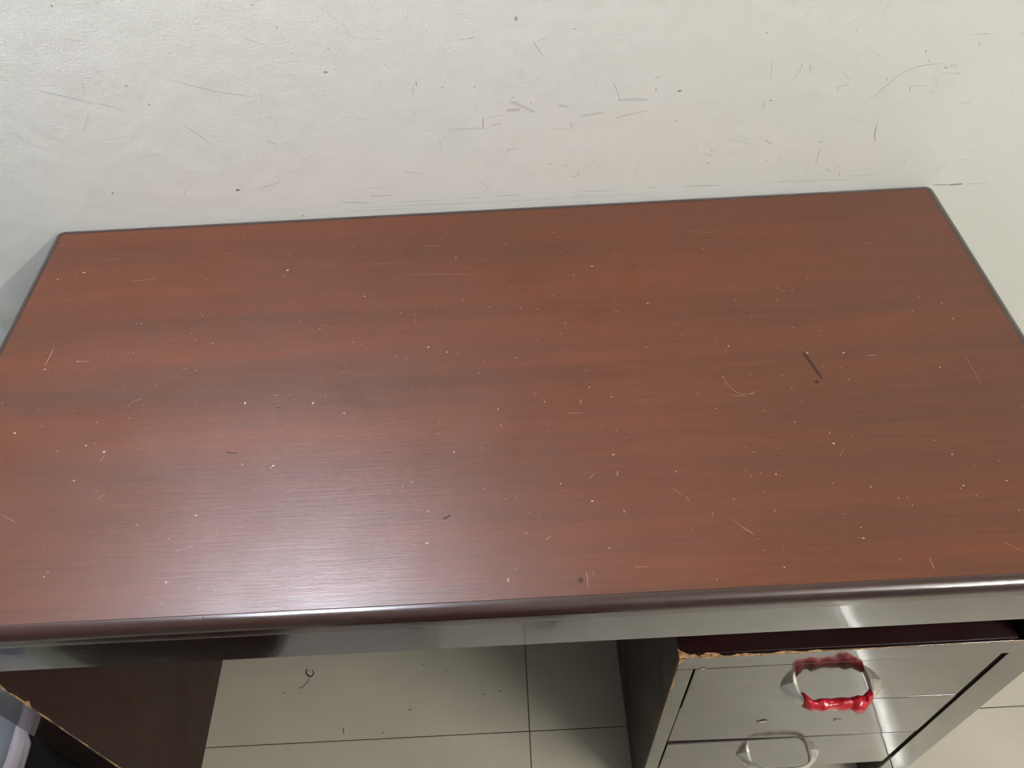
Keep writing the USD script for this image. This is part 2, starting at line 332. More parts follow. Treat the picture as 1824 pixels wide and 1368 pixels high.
WALL_LINES = [['d',67,[[692,9664],[815,9615],[991,9556],[1187,9488],[1341,9422]]],['d',51,[[1372,9440],[1529,9376],[1655,9318]]],['d',51,[[2316,9703],[2534,9619],[2695,9559],[2837,9509],[3050,9458],[3278,9417]]],['d',56,[[2284,9100],[2440,8937],[2559,8788]]],['d',56,[[3264,8814],[3398,8729]]],['d',42,[[3358,10157],[3481,10095],[3620,10047]]],['f',112,[[1300,9713],[1276,9532]]],['f',84,[[1505,9738],[1490,9582],[1477,9364]]],['f',140,[[1223,9335],[1133,9199],[1036,9061]]],['f',84,[[3672,9828],[3828,9830],[3962,9835]]],['f',169,[[1952,8049],[1995,8113]]],['f',84,[[2636,8650],[2749,8459]]],['f',56,[[4285,10487],[4475,10286]]],['f',84,[[1497,9833],[1681,9846]]],['f',112,[[3385,9473],[3354,9300]]],['f',56,[[1914,9179],[2002,9226]]],['f',84,[[3024,8384],[3066,8358]]],['f',84,[[3642,8589],[3722,8456]]],['f',84,[[2930,9834],[2981,9784]]],['f',84,[[2913,9746],[3013,9745]]],['f',84,[[1223,8874],[1506,8863]]],['f',169,[[3016,8088],[3292,8176]]],['f',56,[[3438,7735],[4024,7760]]],['f',56,[[2728,7701],[3482,7700],[4015,7713]]],['f',56,[[2442,9353],[2507,9273]]],['f',112,[[460,9972],[500,9965]]],['w',112,[[1317,9836],[1372,9800]]],['w',84,[[1610,10102],[1653,10039]]],['w',84,[[2955,10457],[2995,10434]]],['w',169,[[3766,8959],[3805,8994]]],['w',112,[[4063,8438],[4137,8439]]],['w',84,[[3965,8945],[4001,8945]]],['w',84,[[1473,10590],[1500,10580]]],['w',84,[[1384,10024],[1418,10027]]],['w',84,[[3657,9898],[3685,9878]]],['w',56,[[1347,7829],[1411,7828]]],['w',56,[[-42,9018],[-25,9004]]],['w',84,[[3814,7970],[3854,7980]]],['d',70,[[6712,9919],[6764,9829],[6825,9745]]],['d',140,[[5283,9497],[5274,9443]]],['d',51,[[5229,9453],[5228,9317]]],['d',70,[[5968,9997],[6019,10015]]],['d',51,[[7678,9363],[7745,9223],[7788,9094]]],['d',70,[[4029,7782],[4184,7782],[4411,7748]]],['d',51,[[4456,7864],[4789,7859]]],['d',56,[[6172,7758],[6353,7756],[6508,7758]]],['d',51,[[7309,7763],[7750,7748]]],['d',45,[[4799,7748],[5316,7740]]],['d',45,[[5680,7749],[5990,7744]]],['d',56,[[6328,8411],[6356,8489],[6503,8485]]],['d',56,[[7171,8843],[7190,8747]]],['d',45,[[5956,8008],[6076,7894]]],['d',42,[[4945,8236],[5288,8170]]],['d',45,[[5579,8830],[6057,8815]]],['d',56,[[8189,9359],[8259,9408]]],['d',51,[[7201,8021],[7277,8001],[7299,8119]]],['d',45,[[6871,8219],[6934,8238]]],['d',56,[[7097,8190],[7152,8202]]],['d',51,[[8266,7755],[8419,7777]]],['f',393,[[7764,9108],[7951,9110],[8140,9094]]],['f',225,[[7756,8866],[7920,8904],[8154,8943]]],['f',140,[[6908,8751],[7210,8733]]],['f',225,[[6420,9211],[6478,9220]]],['f',281,[[7014,9087],[7132,9055]]],['f',112,[[6558,9584],[6573,9462]]],['f',84,[[5267,8822],[5579,8830]]],['f',140,[[5486,8672],[5473,8548]]],['f',140,[[5825,9987],[5979,9997]]],['f',112,[[4009,7682],[4789,7679],[5568,7661],[6349,7658],[7390,7671],[8753,7662]]],['f',140,[[3999,7635],[5042,7625]]],['f',112,[[4789,7679],[5673,7670]]],['f',84,[[8022,7909],[8121,8229]]],['f',84,[[4224,7996],[4708,7996]]],['f',84,[[4289,9091],[4629,9019]]],['f',84,[[6787,9941],[6897,9940]]],['f',112,[[4526,10284],[4599,10105]]],['f',337,[[7301,8914],[7584,8950]]],['f',449,[[6407,9174],[6731,9000]]],['w',112,[[5870,10306],[5916,10293]]],['w',197,[[4330,8877],[4367,8907]]],['w',112,[[4911,8783],[4978,8697]]],['w',112,[[4633,8690],[4687,8676]]],['w',140,[[5719,8789],[5740,8753]]],['w',112,[[5978,8878],[6037,8867]]],['w',98,[[7158,8915],[7249,8907]]],['w',112,[[7284,8822],[7316,8794]]],['w',112,[[5208,8172],[5252,8184]]],['w',84,[[6127,7885],[6173,7876]]],['w',84,[[7513,9458],[7523,9347]]],['w',70,[[6050,7662],[6089,7659]]],['w',84,[[6258,7648],[6296,7643]]],['w',84,[[8646,7716],[8751,7684]]],['w',56,[[5111,7546],[5399,7534]]],['w',84,[[5358,7884],[5404,7884]]],['w',84,[[7165,8568],[7201,8566]]],['w',70,[[4126,8018],[4164,8012]]],['w',84,[[6689,7740],[6715,7745]]],['r',225,[[6059,8961],[6049,8802]]],['r',84,[[6079,8965],[6210,8978],[6352,8991]]],['r',140,[[6155,8849],[6288,8868]]],['r',56,[[6576,8104],[6575,8066]]],['r',56,[[7380,8187],[7382,8149]]],['r',112,[[7744,8870],[7775,8868]]],['r',70,[[6921,8216],[6934,8244]]],['r',337,[[6355,9048],[6543,9050]]],['r',112,[[7763,9115],[7799,9103]]],['r',56,[[6921,8053],[6985,8028]]],['d',62,[[10926,8943],[11020,8984],[11077,9062],[11134,9142],[11201,9220],[11275,9277],[11353,9317],[11435,9346],[11521,9363],[11611,9368],[11726,9366]]],['d',112,[[11172,8579],[11171,8497],[11180,8427],[11207,8356],[11234,8309]]],['d',112,[[11451,9552],[11469,9521]]],['d',84,[[10516,9806],[10530,9850]]],['d',84,[[11421,9088],[11447,9010]]],['d',70,[[11083,9227],[11103,9181]]],['d',84,[[10662,7916],[10711,7904],[10741,7878],[10750,7857]]],['d',253,[[12484,7542],[12579,7545],[12688,7548]]],['d',140,[[12258,7565],[12393,7554],[12489,7542]]],['d',70,[[9066,8330],[9052,8288]]],['d',56,[[8972,8258],[9077,8226]]],['d',70,[[9745,8430],[9800,8379],[9858,8361]]],['d',56,[[10078,9446],[10114,9355]]],['d',51,[[10507,8271],[10511,8126],[10514,7979]]],['d',70,[[10172,9989],[10177,10011]]],['d',84,[[10879,7852],[10893,7775]]],['d',56,[[11723,8002],[11739,7954]]],['d',84,[[10912,8871],[10928,8881]]],['d',84,[[10465,8339],[10522,8355]]],['d',84,[[11534,9430],[11549,9400]]],['d',84,[[12075,9611],[12091,9578]]],['d',70,[[8742,7750],[9001,7749],[9261,7739]]],['d',56,[[10300,7827],[10313,7796]]],['f',70,[[12779,9061],[12764,8935],[12762,8832],[12746,8648],[12710,8474]]],['f',169,[[12236,7767],[12229,7888]]],['f',169,[[12297,7809],[12302,7913]]],['f',84,[[10807,10184],[10802,10067],[10797,9947]]],['f',225,[[10525,9063],[10503,9128],[10651,9157]]],['f',169,[[9632,9289],[9604,9508]]],['f',225,[[9622,8884],[9625,8987]]],['f',112,[[9528,9001],[9598,9002]]],['f',84,[[9915,10189],[9870,10019]]],['f',197,[[9983,7749],[10295,7742],[11049,7725]]],['f',140,[[11033,7781],[11391,7789]]],['f',112,[[10522,9325],[10621,9221]]],['f',112,[[9905,8572],[9927,8639]]],['f',169,[[11433,9087],[11667,9086]]],['f',112,[[11927,9723],[12266,9711]]],['f',169,[[12148,8815],[12293,8812]]],['f',112,[[11914,8200],[12040,8126]]],['f',169,[[9936,9272],[9988,9439]]],['f',140,[[10776,7873],[10851,7973]]],['f',112,[[9354,8523],[9493,8431]]],['f',140,[[9910,7790],[9936,7665]]],['f',112,[[9974,8145],[10022,8098]]],['f',169,[[12751,7541],[13064,7543]]],['f',140,[[9267,8458],[9657,8351]]],['f',112,[[12485,7953],[12696,7934]]],['f',112,[[12584,8087],[12658,8091]]],['w',140,[[9591,8522],[9636,8556]]],['w',112,[[10211,8496],[10259,8499]]],['w',84,[[10103,8154],[10138,8155]]],['w',84,[[9340,9547],[9386,9542]]],['w',112,[[10409,9964],[10434,9975]]],['w',84,[[10511,9800],[10525,9828]]],['w',56,[[9434,9589],[9442,9570]]],['f',84,[[11663,9334],[11661,9314]]],['f',84,[[11696,9332],[11693,9312]]],['f',84,[[11728,9330],[11726,9311]]],['f',84,[[11661,9307],[11659,9288]]],['f',84,[[11694,9305],[11692,9286]]],['f',84,[[11727,9303],[11725,9284]]],['f',84,[[11676,9279],[11674,9260]]],['f',84,[[11709,9277],[11707,9258]]],['f',84,[[11742,9276],[11740,9256]]],['f',84,[[11686,9252],[11684,9232]]],['f',84,[[11719,9250],[11717,9230]]],['f',84,[[11752,9248],[11750,9229]]],['f',84,[[11698,9224],[11696,9204]]],['f',84,[[11732,9222],[11730,9203]]],['f',84,[[11765,9220],[11763,9201]]],['f',84,[[11692,9197],[11690,9178]]],['f',84,[[11725,9195],[11723,9176]]],['f',84,[[11758,9194],[11756,9174]]],['f',84,[[11690,9170],[11688,9150]]],['f',84,[[11724,9168],[11722,9148]]],['f',84,[[11757,9166],[11755,9147]]],['f',84,[[11691,9143],[11689,9123]]],['f',84,[[11724,9141],[11722,9121]]],['f',84,[[11758,9139],[11756,9119]]],['f',84,[[11711,9114],[11709,9094]]],['f',84,[[11744,9112],[11742,9092]]],['f',84,[[11778,9110],[11776,9090]]],['f',84,[[11724,9086],[11722,9066]]],['f',84,[[11757,9084],[11755,9064]]],['f',84,[[11791,9082],[11789,9062]]],['f',84,[[11715,9059],[11713,9038]]],['f',84,[[11748,9057],[11746,9036]]],['f',84,[[11782,9055],[11780,9035]]],['f',84,[[11706,9031],[11704,9011]]],['f',84,[[11740,9029],[11738,9009]]],['f',84,[[11773,9027],[11771,9007]]],['f',84,[[11712,9003],[11710,8983]]],['f',84,[[11745,9001],[11743,8981]]],['f',84,[[11779,8999],[11777,8979]]],['f',84,[[11741,8973],[11739,8953]]],['f',84,[[11775,8971],[11773,8951]]],['f',84,[[11809,8969],[11807,8949]]],['d',56,[[11789,9229],[11785,9241]]],['d',56,[[11804,9233],[11799,9245]]],['d',56,[[11819,9237],[11814,9249]]],['d',56,[[11839,9226],[11834,9239]]],['d',56,[[11854,9230],[11849,9243]]],['d',56,[[11868,9234],[11864,9247]]],['d',56,[[11889,9223],[11884,9236]]],['d',56,[[11903,9227],[11899,9240]]],['d',56,[[11918,9231],[11913,9244]]],['d',56,[[11939,9220],[11934,9233]]],['d',56,[[11958,9212],[11948,9237]]],['d',56,[[11973,9216],[11963,9241]]],['d',56,[[11993,9205],[11983,9230]]],['d',67,[[11914,9307],[11920,9292]]],['d',67,[[11840,9321],[11843,9306]]],['d',67,[[11841,9348],[11844,9333]]],['d',67,[[11765,9325],[11775,9310]]],['d',67,[[11797,9311],[11796,9297]]],['d',67,[[11755,9326],[11761,9311]]],['d',67,[[11835,9338],[11834,9324]]],['d',67,[[11812,9315],[11808,9301]]],['d',67,[[11779,9325],[11794,9309]]],['d',67,[[11882,9348],[11890,9333]]],['d',67,[[11889,9331],[11895,9316]]],['d',67,[[11778,9368],[11781,9353]]],['d',67,[[11771,9315],[11783,9300]]],['d',67,[[11912,9336],[11913,9322]]],['d',67,[[11840,9350],[11862,9334]]],['d',67,[[11873,9319],[11883,9304]]],['f',67,[[11752,9054],[11769,9033]]],['f',67,[[11909,9047],[11917,9027]]],['f',67,[[11904,9153],[11909,9133]]],['f',67,[[11922,9107],[11922,9087]]],['f',67,[[11911,8974],[11909,8953]]],['f',67,[[11936,9003],[11941,8982]]],['f',67,[[11937,8993],[11947,8972]]],['f',67,[[11848,9086],[11860,9065]]],['f',67,[[11761,9111],[11769,9091]]],['f',67,[[11818,9053],[11835,9031]]],['f',67,[[11957,9118],[11953,9098]]],['f',67,[[11756,9011],[11766,8990]]],['f',67,[[11763,9188],[11766,9168]]],['f',67,[[11909,9165],[11914,9145]]],['f',67,[[11750,9089],[11763,9068]]],['f',67,[[11733,9002],[11743,8981]]],['f',67,[[11775,9193],[11783,9172]]],['f',67,[[11715,9129],[11715,9109]]],['f',67,[[11963,9080],[11968,9059]]],['f',67,[[11921,8991],[11922,8970]]],['f',67,[[11921,9102],[11922,9082]]],['f',67,[[11912,9078],[11924,9057]]],['f',67,[[11854,9198],[11867,9177]]],['f',67,[[11689,9160],[11699,9140]]],['f',67,[[11657,9160],[11669,9139]]],['f',67,[[11947,9113],[11948,9093]]],['f',67,[[11820,9040],[11833,9019]]],['f',67,[[11969,9104],[11965,9085]]],['f',67,[[11809,9008],[11809,8987]]],['f',67,[[11957,9075],[11953,9055]]],['f',67,[[11827,9127],[11847,9106]]],['f',67,[[11641,9203],[11646,9183]]],['f',67,[[11856,9002],[11863,8981]]],['f',67,[[11851,9084],[11852,9063]]],['f',67,[[11911,9073],[11914,9052]]],['f',67,[[11840,9056],[11862,9035]]],['f',67,[[11865,9040],[11880,9019]]],['f',67,[[12021,9013],[12024,8993]]],['f',67,[[11758,9101],[11765,9081]]],['f',67,[[11639,9208],[11659,9187]]],['f',67,[[11924,9157],[11924,9137]]],['f',67,[[11710,9194],[11710,9174]]],['f',67,[[11893,9079],[11903,9058]]],['f',67,[[11795,9139],[11798,9119]]],['f',67,[[11946,9148],[11968,9127]]],['f',67,[[11721,9163],[11721,9143]]],['f',67,[[11735,8984],[11728,8964]]],['f',67,[[11680,9210],[11695,9190]]],['f',67,[[11729,9108],[11742,9087]]],['f',67,[[12030,8977],[12053,8955]]],['f',67,[[11910,8976],[11921,8955]]],['f',67,[[11943,9101],[11948,9081]]],['f',67,[[11783,9057],[11791,9036]]],['f',67,[[11724,9028],[11739,9006]]],['f',67,[[11817,9111],[11832,9090]]],['f',67,[[11824,8991],[11839,8970]]],['f',67,[[11776,9120],[11791,9099]]],['f',67,[[11734,9153],[11739,9132]]],['f',67,[[11841,9097],[11851,9076]]],['f',67,[[11755,8988],[11763,8967]]]]
WALL_SPOTS = [['w',313,9064,140],['w',2570,8785,84],['w',3840,7975,112],['d',4217,9677,225],['d',1017,8139,169],['d',1374,10616,169],['d',3780,10244,112],['d',3882,9931,112],['d',1986,9387,140],['d',1807,9636,140],['d',1907,9471,84],['d',2402,8105,84],['d',2743,8105,84],['d',2467,10014,84],['d',4335,9704,84],['d',3568,10514,112],['d',3458,7599,169],['d',4312,9969,84],['d',4193,10284,84],['o',2685,8078,253],['d',6516,10203,253],['d',8221,9221,140],['d',8522,9191,225],['d',5983,9391,112],['d',5987,9147,84],['d',6065,8341,84],['d',5483,10119,84],['d',7193,10046,112],['d',4932,9741,84],['d',5590,9401,112],['d',7496,8247,84],['d',5206,9095,84],['r',8522,8781,140],['r',6667,9136,112],['r',6506,9160,112],['r',8415,8734,112],['r',4469,7863,112],['w',10669,9151,112],['w',8960,9303,112],['w',10123,7988,84],['d',9695,8991,169],['d',9460,9875,112],['d',9832,8101,84],['d',12104,9724,112],['d',9984,9440,112],['d',10905,9514,84],['d',9036,8115,112],['d',10419,7865,112],['d',12550,9700,84]]
FLOOR_MARKS = [[347,[[2231,3483],[2187,3460],[2183,3512],[2233,3576],[2296,3590],[2330,3530],[2291,3465]]],[160,[[2267,3599],[2237,3689],[2165,3767],[2068,3803]]],[334,[[1821,3861],[1843,3867]]],[200,[[4320,3466],[4351,3478]]],[160,[[4736,3622],[4777,3594]]],[200,[[4109,4281],[4148,4264]]],[160,[[2965,4522],[2996,4637]]],[160,[[3673,4632],[3695,4662]]],[267,[[5428,4063],[5458,4084]]],[267,[[5732,4018],[5751,4039]]]]
# ---------------------------------------------------------------- the lamps of the room
def tube_light(name, label, center, along, length, glow, away):
    t = thing(name, label, 'lamp', center)
    a, w = np.array(along, float), np.array(away, float)

    def bar(hl, d0, d1, z0, z1):
        p = np.array([-a * hl + w * d0, a * hl + w * d1])
        lo, hi = p.min(0), p.max(0)
        return rbox(lo[0], hi[0], lo[1], hi[1], z0, z1, 0.004)
    obj('batten', bar(length / 2 + .03, -0.058, -0.022, -0.022, 0.022), M['white_metal'], t)
    obj('tube', tube([-a * length / 2, a * 0, a * length / 2], 0.014, 16), M[glow], t)
    for s in (-1, 1):
        e = bar(0.012, -0.03, 0.018, -0.018, 0.018)
        e.apply_translation(a * s * (length / 2 + 0.012))
        obj('end_holder', e, M['white_plastic'], t)
    return t


tube_light('tube_light', 'white tube light mounted along the right-hand wall', (XR - .07, -1.75, 2.4), (0, 1, 0), 1.15, 'side_glow', (-1, 0, 0))
LAMP_AT = (0.06, -0.17, 2.22)
lamp = thing('wall_lamp', 'round cool white lamp on a bracket high on the back wall', 'lamp', LAMP_AT)
obj('bracket', rbox(-.02, .02, .0, -LAMP_AT[1] + .002, .02, .05, .004), M['white_metal'], lamp)
obj('wall_plate', rbox(-.05, .05, -LAMP_AT[1] - .012, -LAMP_AT[1] + .002, -.05, .09, .004), M['white_metal'], lamp)
obj('housing', trimesh.creation.cylinder(0.085, 0.026, sections=48, transform=trimesh.transformations.translation_matrix((0, 0, 0.014))), M['white_metal'], lamp)
obj('diffuser', trimesh.creation.cylinder(0.08, 0.014, sections=48, transform=trimesh.transformations.translation_matrix((0, 0, -.005))), M['wall_glow'], lamp)

# ---------------------------------------------------------------- the desk
W, D, H = 1.2246, 0.6007, 0.76
desk = thing('desk', 'dark reddish brown varnished wooden desk pushed against the cream wall', 'desk')
LW = 0.0135
top = obj('tabletop', box(LW, W - LW, -D + LW, -LW - .001, 0.737, H), M['tabletop_wood'], desk, smooth=False)
R1, R2 = 0.011, 0.006
prof = [(0, H - .0003), (0.0008, H - .0001)]
prof += [(LW - R1 + R1 * math.sin(t), H - .0001 - R1 + R1 * math.cos(t)) for t in np.linspace(0, math.pi / 2, 8)]
prof += [(LW - R2 + R2 * math.cos(t), 0.734 + R2 - R2 * math.sin(t)) for t in np.linspace(0, math.pi / 2, 5)] + [(0, 0.734)]
prof = np.array(prof)
corners = [np.array(c) for c in ((LW, -D + LW), (W - LW, -D + LW), (W - LW, -LW - .001), (LW, -LW - .001))]
for k in range(4):
    a, b = corners[k], corners[(k + 1) % 4]
    d = (b - a) / np.linalg.norm(b - a)
    n0 = np.array([d[1], -d[0]])
    st = [(a, th) for th in np.linspace(-math.pi / 4, 0, 5)] + [(b, th) for th in np.linspace(0, math.pi / 4, 5)]
    v, q, m = [], [], len(prof)
    for c, th in st:
        nn = n0 * math.cos(th) + d * math.sin(th)
        v += [(c[0] + nn[0] * o, c[1] + nn[1] * o, z) for o, z in prof]
    for s in range(len(st) - 1):
        for i in range(m):
            q.append((s * m + i, (s + 1) * m + i, (s + 1) * m + (i + 1) % m, s * m + (i + 1) % m))
    v, q = np.array(v), np.array(q)
    f = np.vstack([q[:, [0, 1, 2]], q[:, [0, 2, 3]]])
    caps = [[0, i, i + 1] for i in range(1, m - 1)]
    f = np.vstack([f, caps, [[(len(st) - 1) * m + x for x in c[::-1]] for c in caps]])
    lip = trimesh.Trimesh(v, f, process=False)
    lip.fix_normals()
    obj('edge_lipping', lip, M['lipping_wood'], top, label='darker rounded edge strip')

rng = np.random.default_rng(11)
TOP_SPECKS = list(TOP_SPECKS) + [(int(rng.uniform(300, 11900)), int(rng.uniform(250, 5750)), int(rng.uniform(30, 62))) for _ in range(170)]
on_top = lambda x, y: (x, y, H + .00025)
U = 1e-4
obj('paint_speck', facing(gather([blot(x * U, -y * U, r * 1e-5, on_top, rng) for x, y, r in TOP_SPECKS]), (0, 0, 1)), M['speck'], top, False, 'tiny pale paint specks and nicks', 'stuff')
obj('scratch', facing(gather([ribbon([(x * U, -y * U) for x, y in p], w * 1e-5, on_top) for w, p in TOP_STREAKS]), (0, 0, 1)), M['streak'], top, False, 'fine pale scratches in the varnish', 'stuff')
obj('dark_stain', facing(gather([ribbon([(x * U, -y * U) for x, y in p], w * 1e-5, on_top) for w, p in TOP_DARK]), (0, 0, 1)), M['stain_dark'], top, False, 'small dark stains on the varnish', 'stuff')

obj('front_apron', rbox(0.012, W - 0.012, -D + .004, -D + .026, 0.675, 0.7345, 0.0015), M['front_wood'], desk, label='glossy front rail under the tabletop')
obj('back_rail', rbox(0.06, 1.164, -.024, -.004, 0.675, 0.7365, 0.0015), M['side_wood'], desk)
PY = -0.581


def jag(line, out, side, seed, w0, w1, step=0.004, keep=None, gap=0.3):
    """Chipped bare wood along an edge: an irregular strip folded over both faces, with pieces missing.
    line: two end points; out, side: unit vectors lying in the two faces, pointing away from the edge."""
    g = np.random.default_rng(seed)
    a, b = np.array(line[0], float), np.array(line[1], float)
    L = np.linalg.norm(b - a)
    n = max(int(L / step), 4)
    s = np.linspace(0, 1, n)
    nz = meshkit.fbm(np.stack([s * L * 60, s * 0 + seed, s * 0], 1), 4, seed)
    nz2 = meshkit.fbm(np.stack([s * L * 45, s * 0 + seed + 9, s * 0], 1), 4, seed + 3)
    amp = np.clip((nz - gap) / (0.75 - gap), 0, 1.2) * (np.ones(n) if keep is None else keep(s))
    amp2 = np.clip((nz2 - gap) / (0.75 - gap), 0, 1.2) * (np.ones(n) if keep is None else keep(s))
    out, side = np.array(out, float), np.array(side, float)
    lift = -(out + side) * 0.0005
    P = a + s[:, None] * (b - a) + lift
    A = P + out * (amp * w0)[:, None] - side * 0.0
    B = P + side * (amp2 * w1)[:, None]
    v = np.vstack([A, P, B])
    f = []
    for i in range(n - 1):
        f += [[i, n + i, i + 1], [i + 1, n + i, n + i + 1], [n + i, 2 * n + i, n + i + 1], [n + i + 1, 2 * n + i, 2 * n + i + 1]]
    v, f = v, np.array(f)
    return facing((v, f), -(out + side))


# the end panels stand on the floor and reach up to the tabletop
left = obj('end_panel', rbox(0.015, 0.060, PY, -.012, 0.0, 0.734, 0.002), M['side_wood'], desk)
right = obj('end_panel', rbox(1.165, 1.210, PY, -.012, 0.0, 0.734, 0.002), M['side_wood'], desk)
for prt, x0, x1 in ((left, 0.0148, 0.0602), (right, 1.1648, 1.2102)):
    obj('edge_facing', rbox(x0, x1, PY - .003, PY, 0.0, 0.7335, 0.001), M['front_wood'], prt, label='glossy dark front edge')
obj('chipped_edge', jag([(0.0602, PY - .003, 0.08), (0.0602, PY - .003, 0.672)], (0, 1, 0), (-1, 0, 0), 4, 0.0045, 0.0012, keep=lambda s: np.where(s > 0.72, 1.0, 0.45)),
    M['raw_wood'], left, False, 'bare wood where the varnish has chipped off')

# pedestal with three drawers
ZT = 0.590
carcass = join([rbox(0.792, 0.8105, PY - .0008, -.03, 0.0, ZT - .001, 0.0008),            # inner side
                rbox(0.8105, 1.1640, -.048, -.03, 0.06, ZT - .02, 0.001)])
ped = obj('pedestal', carcass, M['side_wood'], desk)
obj('pedestal_top', rbox(0.7922, 1.1605, PY - .001, -.03, ZT - .018, ZT, 0.001), M['maroon_wood'], ped, label='dark maroon top board under the apron')
frame = join([rbox(0.7924, 1.1648, PY - .004, PY - .001, 0.5545, ZT - .0006, 0.001),      # top rail
              rbox(0.8112, 1.1648, PY - .001, PY + .016, 0.5545, ZT - .02, 0.001),
              rbox(0.7924, 0.8115, PY - .004, PY - .001, 0.0, 0.5545, 0.001)])            # stile
obj('face_frame', frame, M['front_wood'], ped, label='glossy face frame around the drawers')
obj('bottom_board', rbox(0.8105, 1.1640, PY + .03, -.05, 0.105, 0.122, 0.001), M['maroon_wood'], ped)
obj('chipped_edge', jag([(0.791, PY - .0042, ZT), (1.163, PY - .0042, ZT)], (0, 1, 0), (0, 0, -1), 8, 0.006, 0.0065,
                        keep=lambda s: np.interp(s, [0, 0.02, 0.09, 0.22, 0.42, 0.5, 0.6, 0.75, 1.0], [2.6, 1.5, 0.9, 0.55, 0.4, 0.15, 0.25, 0.10, 0.25]), step=0.002, gap=0.22),
    M['raw_wood'], ped, False, 'bare wood along the chipped top edge')
obj('chipped_edge', jag([(0.7922, PY - .0042, 0.30), (0.7922, PY - .0042, ZT - .002)], (0, 1, 0), (1, 0, 0), 21, 0.003, 0.0035,
                        keep=lambda s: np.interp(s, [0, 0.3, 0.7, 0.9, 1.0], [0.1, 0.35, 0.8, 0.35, 1.9]), step=0.002, gap=0.25),
    M['raw_wood'], ped, False, 'bare wood along the chipped side edge')
obj('paint_nick', facing(blot(0.822, 0.5555, 0.0045, lambda x, z: (0.822 + (x - .822) * 1.5, PY - .0044, 0.5555 + (z - .5555) * .5), rng, 9), (0, -1, 0)), M['raw_wood'], ped, False)


def bow_handle(cx, cz, y):
    """A bow pull: pointed feet against the drawer, a thin bow in front, its outer face sloping down."""
    n = 49
    t = np.linspace(0, math.pi, n)
    sgn = lambda a, e: np.sign(a) * np.abs(a) ** e
    outer = np.stack([-0.0605 * sgn(np.cos(t), 0.80), 0.0300 * sgn(np.sin(t), 0.86)], 1)
    th = np.linspace(-0.922, 0.922, n)
    arc = np.stack([0.0759 * np.sin(th), 0.0759 * np.cos(th) - 0.0459], 1)   # a plain bow; the blend keeps its tips pointed
    outer = 0.45 * outer + 0.55 * arc
    inner = np.stack([-0.0425 * sgn(np.cos(t), 0.42), 0.0222 * sgn(np.sin(t), 0.60)], 1)
    rows = []
    for k in range(n):
        o, i = outer[k], inner[k]
        s = 1.0 - 0.12 * math.sin(t[k])
        sec = [(o, -.0062 * s), (o * .999 + i * .001, -.0028 * s), (o * .82 + i * .18, .0018 * s), (o * .52 + i * .48, .0056 * s), (o * .22 + i * .78, .0074 * s), (i, .0066 * s), (i, -.0045 * s), (i * .8 + o * .2, -.0066 * s)]
        rows.append([(cx + q[0], y - q[1], cz + z) for q, z in sec])
    m = len(rows[0])
    f = []
    for k in range(n - 1):
        for q in range(m):
            a, b2 = k * m + q, k * m + (q + 1) % m
            f += [[a, a + m, b2], [b2, a + m, b2 + m]]
    for s0 in (0, (n - 1) * m):
        f += [[s0, s0 + q, s0 + q + 1] for q in range(1, m - 1)]
    h = trimesh.Trimesh(np.array(rows).reshape(-1, 3), f, process=False)
    h.fix_normals()
    return h


